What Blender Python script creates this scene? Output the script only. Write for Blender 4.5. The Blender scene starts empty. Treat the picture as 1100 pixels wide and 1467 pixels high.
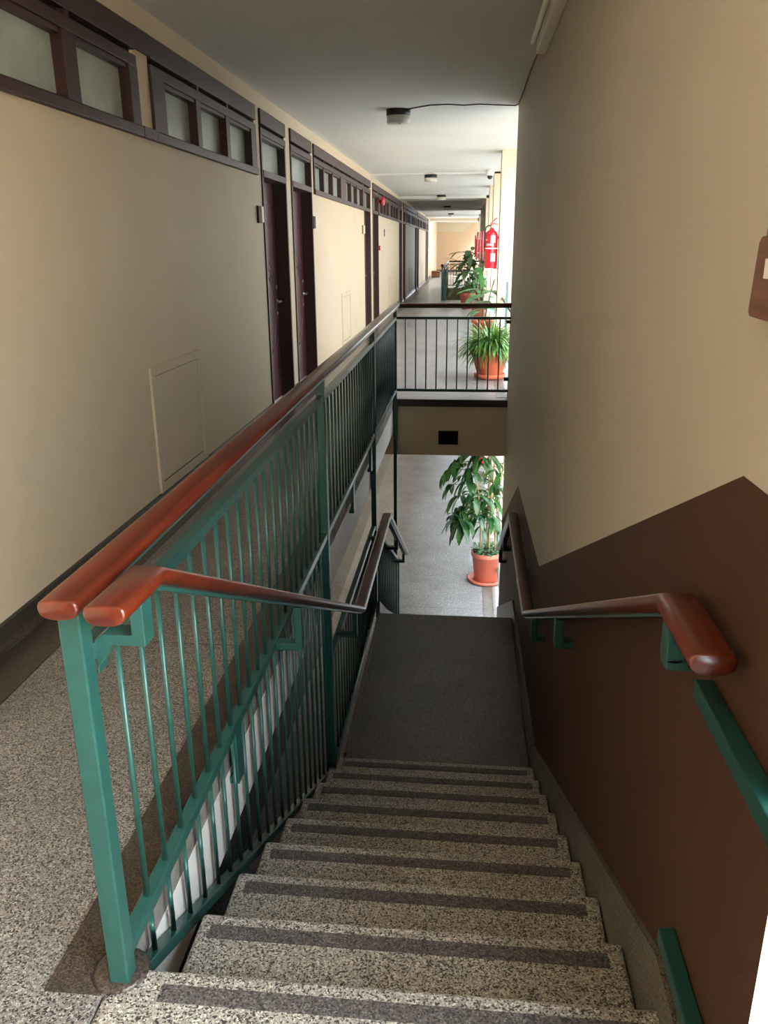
import bpy, bmesh, math, random
from mathutils import Vector, Matrix, Euler
random.seed(7)
S = bpy.context.scene
COL = S.collection
PI = math.pi

# ------------------------------------------------------------------ helpers
class MB:
    def __init__(s):
        s.v = []; s.f = []; s.m = []; s.sm = []
    def add(s, verts, faces, mi=0, smooth=False):
        n = len(s.v)
        s.v += [tuple(v) for v in verts]
        for f in faces:
            s.f.append([i + n for i in f]); s.m.append(mi); s.sm.append(smooth)
    def box(s, x0, x1, y0, y1, z0, z1, mi=0):
        v = [(x0,y0,z0),(x1,y0,z0),(x1,y1,z0),(x0,y1,z0),(x0,y0,z1),(x1,y0,z1),(x1,y1,z1),(x0,y1,z1)]
        s.add(v, [(0,3,2,1),(4,5,6,7),(0,1,5,4),(1,2,6,5),(2,3,7,6),(3,0,4,7)], mi)
    def prism_x(s, pts, x0, x1, mi=0, smooth=False):
        """polygon of (y, z) points extruded along x"""
        n = len(pts)
        v = [(x0, p[0], p[1]) for p in pts] + [(x1, p[0], p[1]) for p in pts]
        f = [tuple(range(n)), tuple(range(2*n-1, n-1, -1))]
        for i in range(n):
            j = (i+1) % n
            f.append((i, i+n, j+n, j))
        s.add(v, f, mi, smooth)
    def prism_z(s, pts, z0, z1, mi=0):
        n = len(pts)
        v = [(p[0], p[1], z0) for p in pts] + [(p[0], p[1], z1) for p in pts]
        f = [tuple(range(n-1, -1, -1)), tuple(range(n, 2*n))]
        for i in range(n):
            j = (i+1) % n
            f.append((i, j, j+n, i+n))
        s.add(v, f, mi)
    def sweep(s, path, prof, up=(0,0,1), mi=0, smooth=False, closed=False, scales=None):
        """sweep a 2D profile (side, normal) along a 3D path with mitred joints"""
        P = [Vector(p) for p in path]; n = len(P); k = len(prof)
        verts = []
        upv = Vector(up)
        for i in range(n):
            if closed:
                a = (P[i]-P[i-1]).normalized(); b = (P[(i+1) % n]-P[i]).normalized()
            else:
                a = (P[i]-P[i-1]).normalized() if i > 0 else (P[1]-P[0]).normalized()
                b = (P[i+1]-P[i]).normalized() if i < n-1 else a
            t = (a+b).normalized()
            side = t.cross(upv)
            if side.length < 1e-5: side = Vector((1,0,0))
            side.normalize()
            nor = side.cross(t).normalized()
            c = max(0.35, t.dot(a))
            bend = (b-a)
            sc = scales[i] if scales else 1.0
            fs = fn = 1.0
            if bend.length > 1e-4:
                bn = bend.normalized()
                if abs(bn.dot(side)) > abs(bn.dot(nor)): fs = 1/c
                else: fn = 1/c
            for (u, w) in prof:
                verts.append(P[i] + side*u*fs*sc + nor*w*fn*sc)
        faces = []
        m = n if closed else n-1
        for i in range(m):
            i2 = (i+1) % n
            for j in range(k):
                j2 = (j+1) % k
                faces.append((i*k+j, i*k+j2, i2*k+j2, i2*k+j))
        s.add(verts, faces, mi, smooth)
        if not closed:
            base = len(s.v) - len(verts)
            s.f.append([base+j for j in range(k-1, -1, -1)]); s.m.append(mi); s.sm.append(False)
            s.f.append([base+(n-1)*k+j for j in range(k)]); s.m.append(mi); s.sm.append(False)
    def tube(s, path, r, seg=10, mi=0, up=(0,0,1), closed=False):
        prof = [(r*math.cos(2*PI*i/seg), r*math.sin(2*PI*i/seg)) for i in range(seg)]
        s.sweep(path, prof, up, mi, True, closed)
    def lathe(s, prof, c=(0,0,0), seg=32, mi=0, axis='z', smooth=True):
        """prof: (r, h) points; closed at the axis when r == 0"""
        verts = []; faces = []
        rows = []
        for (r, h) in prof:
            if r < 1e-6:
                rows.append([len(verts)]); verts.append((0,0,h))
            else:
                row = []
                for i in range(seg):
                    a = 2*PI*i/seg
                    row.append(len(verts)); verts.append((r*math.cos(a), r*math.sin(a), h))
                rows.append(row)
        for a, b in zip(rows[:-1], rows[1:]):
            for i in range(seg):
                j = (i+1) % seg
                if len(a) == 1 and len(b) == 1: continue
                if len(a) == 1: faces.append((a[0], b[j], b[i]))
                elif len(b) == 1: faces.append((a[i], a[j], b[0]))
                else: faces.append((a[i], a[j], b[j], b[i]))
        out = []
        for v in verts:
            if axis == 'x': v = (v[2], v[1], -v[0])
            elif axis == 'y': v = (v[0], v[2], -v[1])
            out.append((v[0]+c[0], v[1]+c[1], v[2]+c[2]))
        s.add(out, faces, mi, smooth)
    def build(s, name, mats, parent=None, bevel=0, loc=None, seg=2, origin=None):
        me = bpy.data.meshes.new(name)
        off = Vector(origin) if origin is not None else Vector((0,0,0))
        me.from_pydata([Vector(v)-off for v in s.v], [], s.f)
        if not isinstance(mats, (list, tuple)): mats = [mats]
        for m in mats: me.materials.append(m)
        for p, mi, sm in zip(me.polygons, s.m, s.sm):
            p.material_index = mi; p.use_smooth = sm
        me.validate()
        bm = bmesh.new(); bm.from_mesh(me)
        bmesh.ops.recalc_face_normals(bm, faces=bm.faces[:])
        bm.to_mesh(me); bm.free()
        me.update()
        o = bpy.data.objects.new(name, me)
        COL.objects.link(o)
        if parent is not None: o.parent = parent
        if origin is not None: o.location = off
        if loc is not None: o.location = loc
        if bevel:
            b = o.modifiers.new('bevel', 'BEVEL'); b.width = bevel; b.segments = seg; b.limit_method = 'ANGLE'
            b.angle_limit = math.radians(40)
        return o

def thing(name, label, cat, loc=(0,0,0), group=None, rotz=0, kind=None):
    o = bpy.data.objects.new(name, None); COL.objects.link(o)
    o.location = loc; o.rotation_euler = (0,0,rotz); o.empty_display_size = .1
    o['label'] = label; o['category'] = cat
    if group: o['group'] = group
    if kind: o['kind'] = kind
    return o
def tag(o, label, cat, group=None, kind=None):
    o['label'] = label; o['category'] = cat
    if group: o['group'] = group
    if kind: o['kind'] = kind
    return o
def struct(o, label=None):
    o['kind'] = 'structure'
    if label: o['label'] = label
    return o
def copy_part(o, parent, loc=None, scale=None, rot=None):
    c = o.copy(); COL.objects.link(c); c.parent = parent
    if loc is not None: c.location = loc
    if scale is not None: c.scale = scale
    if rot is not None: c.rotation_euler = rot
    return c
def copy_tree(o, parent=None):
    c = o.copy(); COL.objects.link(c)
    if parent is not None: c.parent = parent
    for ch in list(o.children): copy_tree(ch, c)
    return c

def rrect(w, h, r, n=4):
    """rounded rectangle profile, centred"""
    pts = []
    for cx, cy, a0 in ((w/2-r, h/2-r, 0), (-w/2+r, h/2-r, 90), (-w/2+r, -h/2+r, 180), (w/2-r, -h/2+r, 270)):
        for i in range(n+1):
            a = math.radians(a0 + 90*i/n)
            pts.append((cx+r*math.cos(a), cy+r*math.sin(a)))
    return pts
def rect(w, h): return [(w/2,h/2),(-w/2,h/2),(-w/2,-h/2),(w/2,-h/2)]

# ------------------------------------------------------------------ materials
def newmat(name):
    m = bpy.data.materials.new(name); m.use_nodes = True
    nt = m.node_tree; b = nt.nodes['Principled BSDF']
    return m, nt, b
def N(nt, t, **k):
    n = nt.nodes.new(t)
    for a, v in k.items(): setattr(n, a, v)
    return n
def objcoord(nt, scale=(1,1,1)):
    g = N(nt, 'ShaderNodeNewGeometry')
    mp = N(nt, 'ShaderNodeMapping'); mp.inputs['Scale'].default_value = scale
    nt.links.new(g.outputs['Position'], mp.inputs['Vector'])
    return mp.outputs['Vector']
def plain(name, col, rough=.6, spec=.5, metal=0, noise=0, nscale=20, bump=0, bscale=60, coat=0):
    m, nt, b = newmat(name)
    b.inputs['Base Color'].default_value = (*col, 1)
    b.inputs['Roughness'].default_value = rough
    b.inputs['Metallic'].default_value = metal
    b.inputs['Specular IOR Level'].default_value = spec
    b.inputs['Coat Weight'].default_value = coat
    b.inputs['Coat Roughness'].default_value = .12
    if noise or bump:
        v = objcoord(nt)
    if noise:
        n = N(nt, 'ShaderNodeTexNoise'); n.inputs['Scale'].default_value = nscale; n.inputs['Detail'].default_value = 4
        nt.links.new(v, n.inputs['Vector'])
        r = N(nt, 'ShaderNodeMapRange'); r.inputs[1].default_value = .25; r.inputs[2].default_value = .75
        r.inputs[3].default_value = 1-noise; r.inputs[4].default_value = 1+noise
        nt.links.new(n.outputs['Fac'], r.inputs[0])
        mx = N(nt, 'ShaderNodeVectorMath', operation='SCALE'); mx.inputs[0].default_value = col
        nt.links.new(r.outputs[0], mx.inputs['Scale'])
        nt.links.new(mx.outputs[0], b.inputs['Base Color'])
    if bump:
        n2 = N(nt, 'ShaderNodeTexNoise'); n2.inputs['Scale'].default_value = bscale; n2.inputs['Detail'].default_value = 3
        nt.links.new(v, n2.inputs['Vector'])
        bp = N(nt, 'ShaderNodeBump'); bp.inputs['Strength'].default_value = bump; bp.inputs['Distance'].default_value = .01
        nt.links.new(n2.outputs['Fac'], bp.inputs['Height'])
        nt.links.new(bp.outputs[0], b.inputs['Normal'])
    return m
def terrazzo(name, base, dark, light, scale=110, rough=.35, joints=False):
    m, nt, b = newmat(name)
    v = objcoord(nt)
    vo = N(nt, 'ShaderNodeTexVoronoi'); vo.inputs['Scale'].default_value = scale
    nt.links.new(v, vo.inputs['Vector'])
    sep = N(nt, 'ShaderNodeSeparateColor'); nt.links.new(vo.outputs['Color'], sep.inputs[0])
    cr = N(nt, 'ShaderNodeValToRGB'); cr.color_ramp.interpolation = 'CONSTANT'
    e = cr.color_ramp.elements
    e[0].position = 0; e[0].color = (*dark, 1)
    e[1].position = .24; e[1].color = (*[x*.72 for x in base], 1)
    for p, c in ((.45, base), (.72, [x*1.3 for x in base]), (.88, light)):
        x = e.new(p); x.color = (*c, 1)
    nt.links.new(sep.outputs[0], cr.inputs[0])
    n = N(nt, 'ShaderNodeTexNoise'); n.inputs['Scale'].default_value = 2.2; n.inputs['Detail'].default_value = 5
    nt.links.new(v, n.inputs['Vector'])
    r = N(nt, 'ShaderNodeMapRange'); r.inputs[1].default_value = .3; r.inputs[2].default_value = .7
    r.inputs[3].default_value = .8; r.inputs[4].default_value = 1.15
    nt.links.new(n.outputs['Fac'], r.inputs[0])
    fac = r.outputs[0]
    if joints:
        sx = N(nt, 'ShaderNodeSeparateXYZ'); nt.links.new(v, sx.inputs[0])
        a = N(nt, 'ShaderNodeMath', operation='ADD'); a.inputs[1].default_value = 240-3.03+.004
        nt.links.new(sx.outputs['Y'], a.inputs[0])
        mo = N(nt, 'ShaderNodeMath', operation='MODULO'); mo.inputs[1].default_value = 2.4
        nt.links.new(a.outputs[0], mo.inputs[0])
        gt = N(nt, 'ShaderNodeMath', operation='GREATER_THAN'); gt.inputs[1].default_value = .008
        nt.links.new(mo.outputs[0], gt.inputs[0])
        m2 = N(nt, 'ShaderNodeMapRange'); m2.inputs[3].default_value = .35; m2.inputs[4].default_value = 1
        nt.links.new(gt.outputs[0], m2.inputs[0])
        mu = N(nt, 'ShaderNodeMath', operation='MULTIPLY')
        nt.links.new(fac, mu.inputs[0]); nt.links.new(m2.outputs[0], mu.inputs[1]); fac = mu.outputs[0]
    mx = N(nt, 'ShaderNodeVectorMath', operation='SCALE')
    nt.links.new(cr.outputs[0], mx.inputs[0]); nt.links.new(fac, mx.inputs['Scale'])
    nt.links.new(mx.outputs[0], b.inputs['Base Color'])
    b.inputs['Roughness'].default_value = rough
    return m
def woodmat(name, c1, c2, rough=.28, scale=(60, 3, 60), coat=.4):
    m, nt, b = newmat(name)
    v = objcoord(nt, scale)
    n = N(nt, 'ShaderNodeTexNoise'); n.inputs['Scale'].default_value = 1; n.inputs['Detail'].default_value = 5
    n.inputs['Distortion'].default_value = .6
    nt.links.new(v, n.inputs['Vector'])
    cr = N(nt, 'ShaderNodeValToRGB')
    cr.color_ramp.elements[0].position = .35; cr.color_ramp.elements[0].color = (*c1, 1)
    cr.color_ramp.elements[1].position = .7; cr.color_ramp.elements[1].color = (*c2, 1)
    nt.links.new(n.outputs['Fac'], cr.inputs[0]); nt.links.new(cr.outputs[0], b.inputs['Base Color'])
    b.inputs['Roughness'].default_value = rough
    b.inputs['Coat Weight'].default_value = coat; b.inputs['Coat Roughness'].default_value = .15
    return m
def leafmat(name, c1, c2, rough=.4, scale=9):
    m, nt, b = newmat(name)
    v = objcoord(nt)
    n = N(nt, 'ShaderNodeTexNoise'); n.inputs['Scale'].default_value = scale; n.inputs['Detail'].default_value = 3
    nt.links.new(v, n.inputs['Vector'])
    cr = N(nt, 'ShaderNodeValToRGB')
    cr.color_ramp.elements[0].position = .35; cr.color_ramp.elements[0].color = (*c1, 1)
    cr.color_ramp.elements[1].position = .68; cr.color_ramp.elements[1].color = (*c2, 1)
    nt.links.new(n.outputs['Fac'], cr.inputs[0]); nt.links.new(cr.outputs[0], b.inputs['Base Color'])
    b.inputs['Roughness'].default_value = rough
    tr = N(nt, 'ShaderNodeBsdfTranslucent'); nt.links.new(cr.outputs[0], tr.inputs['Color'])
    mix = N(nt, 'ShaderNodeMixShader'); mix.inputs[0].default_value = .25
    nt.links.new(b.outputs[0], mix.inputs[1]); nt.links.new(tr.outputs[0], mix.inputs[2])
    nt.links.new(mix.outputs[0], nt.nodes['Material Output'].inputs['Surface'])
    return m

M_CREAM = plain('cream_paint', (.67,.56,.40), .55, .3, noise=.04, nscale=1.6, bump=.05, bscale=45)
M_CREAM2 = plain('stair_wall_dimmed_cream', (.475,.43,.36), .55, .3, noise=.04, nscale=1.6, bump=.05, bscale=45)  # greyer cream, darkened further to offset excess light on the stair wall
M_WHITE = plain('white_paint', (.85,.81,.74), .5, .3, noise=.05, nscale=6)
M_CEIL = plain('ceiling_paint', (.74,.74,.71), .8, .2, noise=.03, nscale=1.2)
M_BROWN = plain('brown_dado_paint', (.068,.033,.021), .6, .15, noise=.1, nscale=1.5, bump=.06, bscale=90)
M_PEACH = plain('peach_dado_paint', (.68,.47,.30), .6, .3, noise=.03, nscale=2)
M_GREEN = plain('green_gloss_paint', (.019,.083,.070), .36, .5, noise=.12, nscale=25, coat=.2)
M_DKGREEN = plain('dark_shaded_green_paint', (.011,.060,.050), .35, .5, noise=.1, nscale=25)  # green darkened to put shade into the bay rails; also the dark hanger
M_WOOD = woodmat('varnished_red_wood', (.072,.010,.004), (.135,.020,.007), .28, (45, 2.5, 45))
M_FRAME = woodmat('dark_window_timber', (.036,.013,.011), (.058,.020,.016), .5, (30,4,30), 0)
M_DOOR = woodmat('maroon_door_timber', (.075,.016,.026), (.115,.028,.042), .35, (4,40,4), .15)
M_PLAQUE = woodmat('plaque_timber', (.12,.045,.028), (.22,.09,.055), .45, (10,4,60), .1)
M_PANE = plain('frosted_glass', (.40,.45,.40), .22, .5, noise=.12, nscale=5)
M_TERR = terrazzo('terrazzo_grey', (.235,.213,.19), (.032,.029,.027), (.44,.415,.38), 260, .33, True)
M_TERR2 = terrazzo('terrazzo_cool_grey', (.27,.265,.26), (.035,.035,.035), (.50,.49,.48), 240, .33, True)
M_DARK2 = terrazzo('sky_tinted_terrazzo_border', (.10,.105,.11), (.05,.05,.055), (.16,.165,.17), 240, .25)  # blue-grey tint stands in for sky reflected in the polished border
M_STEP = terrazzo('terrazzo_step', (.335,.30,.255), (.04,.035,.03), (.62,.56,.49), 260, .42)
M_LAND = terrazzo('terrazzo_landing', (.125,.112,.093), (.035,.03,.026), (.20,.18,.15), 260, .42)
M_STRIP = terrazzo('anti_slip_strip', (.10,.085,.078), (.03,.026,.024), (.19,.17,.155), 240, .55)
M_DARK = terrazzo('dark_terrazzo_border', (.062,.047,.036), (.02,.016,.013), (.10,.085,.07), 260, .3)
M_SKIRT = terrazzo('grey_skirting_terrazzo', (.14,.125,.10), (.04,.035,.03), (.22,.19,.165), 240, .45)
M_CONC = plain('bare_concrete_edge', (.25,.225,.20), .8, .3, noise=.35, nscale=9, bump=.3)
M_DKSTONE = plain('dark_edge_stone', (.03,.024,.022), .4, .5, noise=.2, nscale=30)
M_TERRA = plain('terracotta', (.55,.135,.065), .65, .35, noise=.12, nscale=14)
M_TERRA2 = plain('orange_plastic', (.50,.135,.09), .45, .45, noise=.05, nscale=20)
M_SOIL = plain('potting_soil', (.045,.03,.02), .95, .1, noise=.4, nscale=60, bump=.6)
M_RED = plain('red_enamel', (.62,.012,.022), .25, .5, coat=.5)
M_HOSE = plain('faded_red_hose', (.42,.10,.11), .55, .4, noise=.2, nscale=30)
M_BLACK = plain('black_plastic', (.012,.012,.013), .4, .5)
M_PLASTIC = plain('cream_plastic', (.72,.68,.58), .4, .5)
M_OPAL = plain('opal_diffuser', (.66,.64,.58), .3, .5)
M_METAL = plain('brushed_steel', (.6,.58,.54), .28, .5, metal=1)
M_LABEL = plain('white_sticker', (.85,.85,.83), .5, .4)
M_PINK = plain('pale_pink_print', (.80,.38,.40), .5, .4)
M_CABLE = plain('brown_cable', (.10,.05,.03), .6, .3)
M_CARD = plain('brown_cardboard', (.22,.11,.06), .8, .2, noise=.2, nscale=8)
M_VENT = plain('dark_vent_grille', (.016,.013,.011), .9, .05)
M_SHADE_WING = plain('shade_wing_grey', (.16,.157,.15), .9, .2, noise=.2, nscale=.5)  # dark grey for the added shading wing
M_BOUNCE_WING = plain('bounce_wing_cream', (.72,.58,.42), .9, .2, noise=.08, nscale=.5)  # warm cream for the added sun-bouncing wing
M_GROUND = plain('pale_yard_paving', (.30,.29,.27), .9, .2, noise=.15, nscale=.6)
L_SPIDER = leafmat('spider_plant_leaf', (.03,.11,.014), (.17,.33,.06), .4, 16)
L_SCHEF = leafmat('umbrella_plant_leaf', (.012,.06,.016), (.06,.18,.045), .3, 5)
L_FIG = leafmat('broad_leaf', (.06,.22,.05), (.14,.38,.12), .32, 5)
L_DARK = leafmat('dark_broad_leaf', (.025,.06,.03), (.10,.15,.05), .4, 5)
L_COVER = leafmat('ground_cover_leaf', (.04,.13,.05), (.16,.32,.16), .5, 25)
M_STEM = plain('plant_stem', (.40,.30,.16), .7, .3, noise=.25, nscale=30)
M_GSTEM = plain('green_stem', (.14,.22,.06), .6, .3)

# ------------------------------------------------------------------ dimensions
WL, XR = -1.93, .475            # left wall face, right stair wall face
CEIL, LOW = 2.95, -3.14         # upper ceiling, lower floor
Y0, GO, RI = 1.42, .3335, .16   # first nosing, going, riser
SX0, SX1 = -.695, .475          # stair edges
LAND = -9*RI                    # landing level
YL0, YL1 = Y0+8*GO, 6.43        # landing start / end
WELL = -.79                     # slab edge face beside the well
YE = 8.90                       # far face of the well
XG = -.757                      # guard plane
YEND = 54.0

def grid_slab(name, mats, xs, ys, z0, z1, hole, parent=None):
    """horizontal slab on a rectangular grid, cells where hole(xc, yc) is true are left open"""
    mb = MB(); idx = {}
    def vid(i, j, k):
        if (i,j,k) not in idx:
            idx[(i,j,k)] = len(mb.v); mb.v.append((xs[i], ys[j], (z0, z1)[k]))
        return idx[(i,j,k)]
    nx, ny = len(xs)-1, len(ys)-1
    solid = lambda i, j: 0 <= i < nx and 0 <= j < ny and not hole((xs[i]+xs[i+1])/2, (ys[j]+ys[j+1])/2)
    def face(*q):
        mb.f.append(list(q)); mb.m.append(0); mb.sm.append(False)
    for i in range(nx):
        for j in range(ny):
            if not solid(i, j): continue
            face(vid(i,j,1), vid(i+1,j,1), vid(i+1,j+1,1), vid(i,j+1,1))
            face(vid(i,j,0), vid(i,j+1,0), vid(i+1,j+1,0), vid(i+1,j,0))
            if not solid(i-1, j): face(vid(i,j,0), vid(i,j,1), vid(i,j+1,1), vid(i,j+1,0))
            if not solid(i+1, j): face(vid(i+1,j,0), vid(i+1,j+1,0), vid(i+1,j+1,1), vid(i+1,j,1))
            if not solid(i, j-1): face(vid(i,j,0), vid(i+1,j,0), vid(i+1,j,1), vid(i,j,1))
            if not solid(i, j+1): face(vid(i,j+1,0), vid(i,j+1,1), vid(i+1,j+1,1), vid(i+1,j+1,0))
    return mb.build(name, mats, parent)
def grid_wall(name, mats, axis, at, thick, us, zs, hole):
    """vertical wall on a grid; axis 'x': plane x=at spanning y; thickness towards 'thick'"""
    mb = MB(); idx = {}
    def vid(i, j, k):
        if (i,j,k) not in idx:
            idx[(i,j,k)] = len(mb.v)
            w = at if k else at+thick
            mb.v.append((w, us[i], zs[j]) if axis == 'x' else (us[i], w, zs[j]))
        return idx[(i,j,k)]
    nx, ny = len(us)-1, len(zs)-1
    solid = lambda i, j: 0 <= i < nx and 0 <= j < ny and not hole((us[i]+us[i+1])/2, (zs[j]+zs[j+1])/2)
    def face(*q):
        mb.f.append(list(q)); mb.m.append(0); mb.sm.append(False)
    for i in range(nx):
        for j in range(ny):
            if not solid(i, j): continue
            face(vid(i,j,1), vid(i+1,j,1), vid(i+1,j+1,1), vid(i,j+1,1))
            face(vid(i,j,0), vid(i,j+1,0), vid(i+1,j+1,0), vid(i+1,j,0))
            if not solid(i-1, j): face(vid(i,j,0), vid(i,j,1), vid(i,j+1,1), vid(i,j+1,0))
            if not solid(i+1, j): face(vid(i+1,j,0), vid(i+1,j+1,0), vid(i+1,j+1,1), vid(i+1,j,1))
            if not solid(i, j-1): face(vid(i,j,0), vid(i+1,j,0), vid(i+1,j,1), vid(i,j,1))
            if not solid(i, j+1): face(vid(i,j+1,0), vid(i,j+1,1), vid(i+1,j+1,1), vid(i+1,j+1,0))
    return mb.build(name, mats)

# ------------------------------------------------------------------ shell
YB = -4.5                       # corridor end behind the camera
OUT = 1.05                      # outer edge of the floors
W2A, W2B = 25.9, 33.4           # second stairwell
NEAR_OPEN = (-1.3, 1.02)        # open bay beside the camera
def in_well(x, y):
    return (WELL < x < XR+.02) and ((1.12 < y < YE) or (W2A < y < W2B))
struct(grid_slab('floor', M_TERR, [WL-.25, WELL, XR+.02, OUT], [YB, 1.12, YE, W2A, W2B, YEND], -.36, 0, in_well),
       'grey speckled terrazzo floor of the upper corridor')
struct(grid_slab('floor_lower', M_TERR2, [WL-.25, OUT], [-1, YEND], LOW-.3, LOW, lambda x, y: False),
       'grey speckled terrazzo floor of the storey below')
mb = MB(); mb.box(WL-.25, OUT+.3, YB, YEND+.2, CEIL, CEIL+.25)
struct(mb.build('ceiling', M_CEIL), 'white painted corridor ceiling')
# the ceiling steps down a little at 16.9 m, with edge beams at the pier lines
for i, (ya, yb, zz) in enumerate(((16.9, 43.9, CEIL-.03), (24.1, 25.4, CEIL-.10), (30.9, 32.4, CEIL-.10), (38.6, 38.9, CEIL-.12), (43.9, 44.3, CEIL-.17))):
    mb = MB(); mb.box(WL+.002, XR+.3, ya, yb, zz, CEIL+.002)
    struct(mb.build('trim_beam', M_CREAM if i == 4 else M_CEIL))
# beam across the far end of the well and the soffit beam
mb = MB(); mb.box(WL+.001, OUT-.001, YE-.014, YE+.3, -.63, -.004)
struct(mb.build('wall_well_end', M_CREAM), 'cream beam face at the far end of the stairwell')
mb = MB(); mb.box(WL+.001, OUT-.001, W2B-.014, W2B+.3, -.63, -.004)
struct(mb.build('wall_second_well_end', M_CREAM))
mb = MB(); mb.box(WELL+.012, XR-.001, YE-.034, YE+.0, -.075, .003)
struct(mb.build('trim_well_end_edge', M_DKSTONE), 'dark stone edge strip along the far end of the stairwell')

# left wall with door and window openings (y0, y1, z0, z1)
doors = [(7.98, 9.05), (9.32, 10.54), (15.90, 16.86), (17.30, 18.35), (24.0, 24.95), (25.4, 26.3), (31.3, 32.2), (32.6, 33.5), (39.3, 40.2), (40.7, 41.6)]
WIN_TOP, WIN_BOT, DOOR_TOP = 2.82, 2.24, 2.24
wins = [  # y0, y1, list of pane spans
    (2.35, 5.04, [(2.45, 3.20), (3.32, 4.13), (4.27, 4.92)]),
    (5.26, 7.80, [(5.48, 6.11), (6.21, 6.85), (6.95, 7.62)]),
    (10.70, 15.88, [(10.76, 11.40), (11.47, 12.15), (12.24, 12.95), (13.48, 14.06), (14.14, 14.80), (14.88, 15.62)]),
    (18.37, 23.98, [(18.6, 19.25), (19.35, 20.0), (20.1, 20.75), (21.2, 21.85), (21.95, 22.6), (22.7, 23.4)]),
    (26.32, 31.28, [(26.5, 27.15), (27.25, 27.9), (28.0, 28.65), (29.0, 29.6), (29.7, 30.3), (30.4, 31.0)]),
    (33.52, 39.28, [(33.8, 34.5), (34.6, 35.3), (35.4, 36.1), (36.5, 37.2), (37.3, 38.0), (38.1, 38.8)]),
]
holes = [(a, b, -.01, WIN_TOP) for a, b in doors] + [(a, b, WIN_BOT, WIN_TOP) for a, b, _ in wins] + [(44.0, 46.4, .98, 2.75)]
us = sorted({YB, YEND} | {h[0] for h in holes} | {h[1] for h in holes})
zs = [-.36, -.01, .98, WIN_BOT, 2.75, WIN_TOP, CEIL]
struct(grid_wall('wall_left', M_CREAM, 'x', WL, -.25, us, zs,
       lambda u, z: any(h[0] < u < h[1] and h[2] < z < h[3] for h in holes)), 'cream corridor wall with doors and high windows')
struct(grid_wall('wall_left_lower', M_CREAM, 'x', WL, -.25, [-1, YEND], [LOW, -.36], lambda u, z: False))
# end walls
struct(grid_wall('wall_back', M_CREAM, 'y', YB, -.2, [WL, OUT], [0, CEIL], lambda u, z: False))
struct(grid_wall('wall_lower_back', M_CREAM, 'y', -.8, -.2, [WL, OUT], [LOW, -.36], lambda u, z: False))
mb = MB()   # far wall: cream above, peach dado that climbs like the stairs
xs_ = [WL-.3, -.36, .55, 1.4]
d = [2.415, 2.415, 3.2, 3.2]
mb.add([(xs_[0],YEND,LOW),(xs_[3],YEND,LOW),(xs_[3],YEND,2.95),(.26,YEND,2.95),(-.36,YEND,2.415),(xs_[0],YEND,2.415)], [(0,1,2,3,4,5)], 1)
mb.add([(xs_[0],YEND,2.415),(-.36,YEND,2.415),(.26,YEND,2.95),(xs_[0],YEND,2.95)], [(0,1,2,3)], 0)
mb.box(xs_[0], xs_[3], YEND+.001, YEND+.2, LOW, 2.95, 0)
struct(mb.build('wall_far', [M_CREAM, M_PEACH]), 'far end wall with peach dado under cream paint')

# right stair wall, one solid with a brown dado painted on its stair face
mb = MB()
YW0, YW1 = NEAR_OPEN[1], 9.05
dado = [(YW0, 1.25), (1.375, 1.245), (4.60, -.225), (6.68, -.325), (YW1, -1.44)]
top = [(y, z) for y, z in dado]
n = len(dado)
vb = [(XR, y, LOW) for y, z in dado] + [(XR, y, z) for y, z in dado] + [(XR, y, CEIL) for y, z in dado]
fb = []
for i in range(n-1):
    fb.append((i, i+1, n+i+1, n+i))
mb.add(vb, fb, 1)
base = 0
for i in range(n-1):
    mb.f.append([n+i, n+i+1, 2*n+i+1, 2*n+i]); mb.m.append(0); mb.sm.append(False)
TH = .24
k0 = len(mb.v)
mb.v += [(XR+TH, YW0, LOW), (XR+TH, YW1, LOW), (XR+TH, YW0, CEIL), (XR+TH, YW1, CEIL)]
q = lambda *a: (mb.f.append(list(a)), mb.m.append(0), mb.sm.append(False))
q(k0, k0+1, k0+3, k0+2)
q(0, n, 2*n, k0+2, k0)
q(n-1, k0+1, k0+3, 3*n-1, 2*n-1)
q(*range(n), k0+1, k0)
q(*range(2*n, 3*n), k0+3, k0+2)
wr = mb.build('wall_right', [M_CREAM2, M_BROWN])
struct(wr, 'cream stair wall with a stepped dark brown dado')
struct(grid_wall('wall_right_back', M_CREAM, 'x', XR, TH, [YB, NEAR_OPEN[0]], [LOW, CEIL], lambda u, z: False))
mb = MB(); mb.box(XR, XR+TH, 25.2, 33.7, LOW, CEIL-.1)
struct(mb.build('wall_right_second_stair', M_CREAM))
# lower storey under the near bay is closed
struct(grid_wall('wall_lower_near', M_CREAM, 'x', XR, TH, [-1, YW0], [LOW, -.36], lambda u, z: False))
# piers along the open side, both storeys
for i, (a, b) in enumerate(((13.1, 13.6), (16.9, 17.45), (20.3, 20.85), (24.1, 25.2), (33.7, 34.4), (38.6, 39.2), (43.9, 44.4))):
    for za, zb in ((0, CEIL), (LOW, -.36)):
        mb = MB(); mb.box(XR+.005, XR+.36, a, b, za, zb)
        struct(mb.build('trim_pier', M_CREAM), None)

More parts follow.
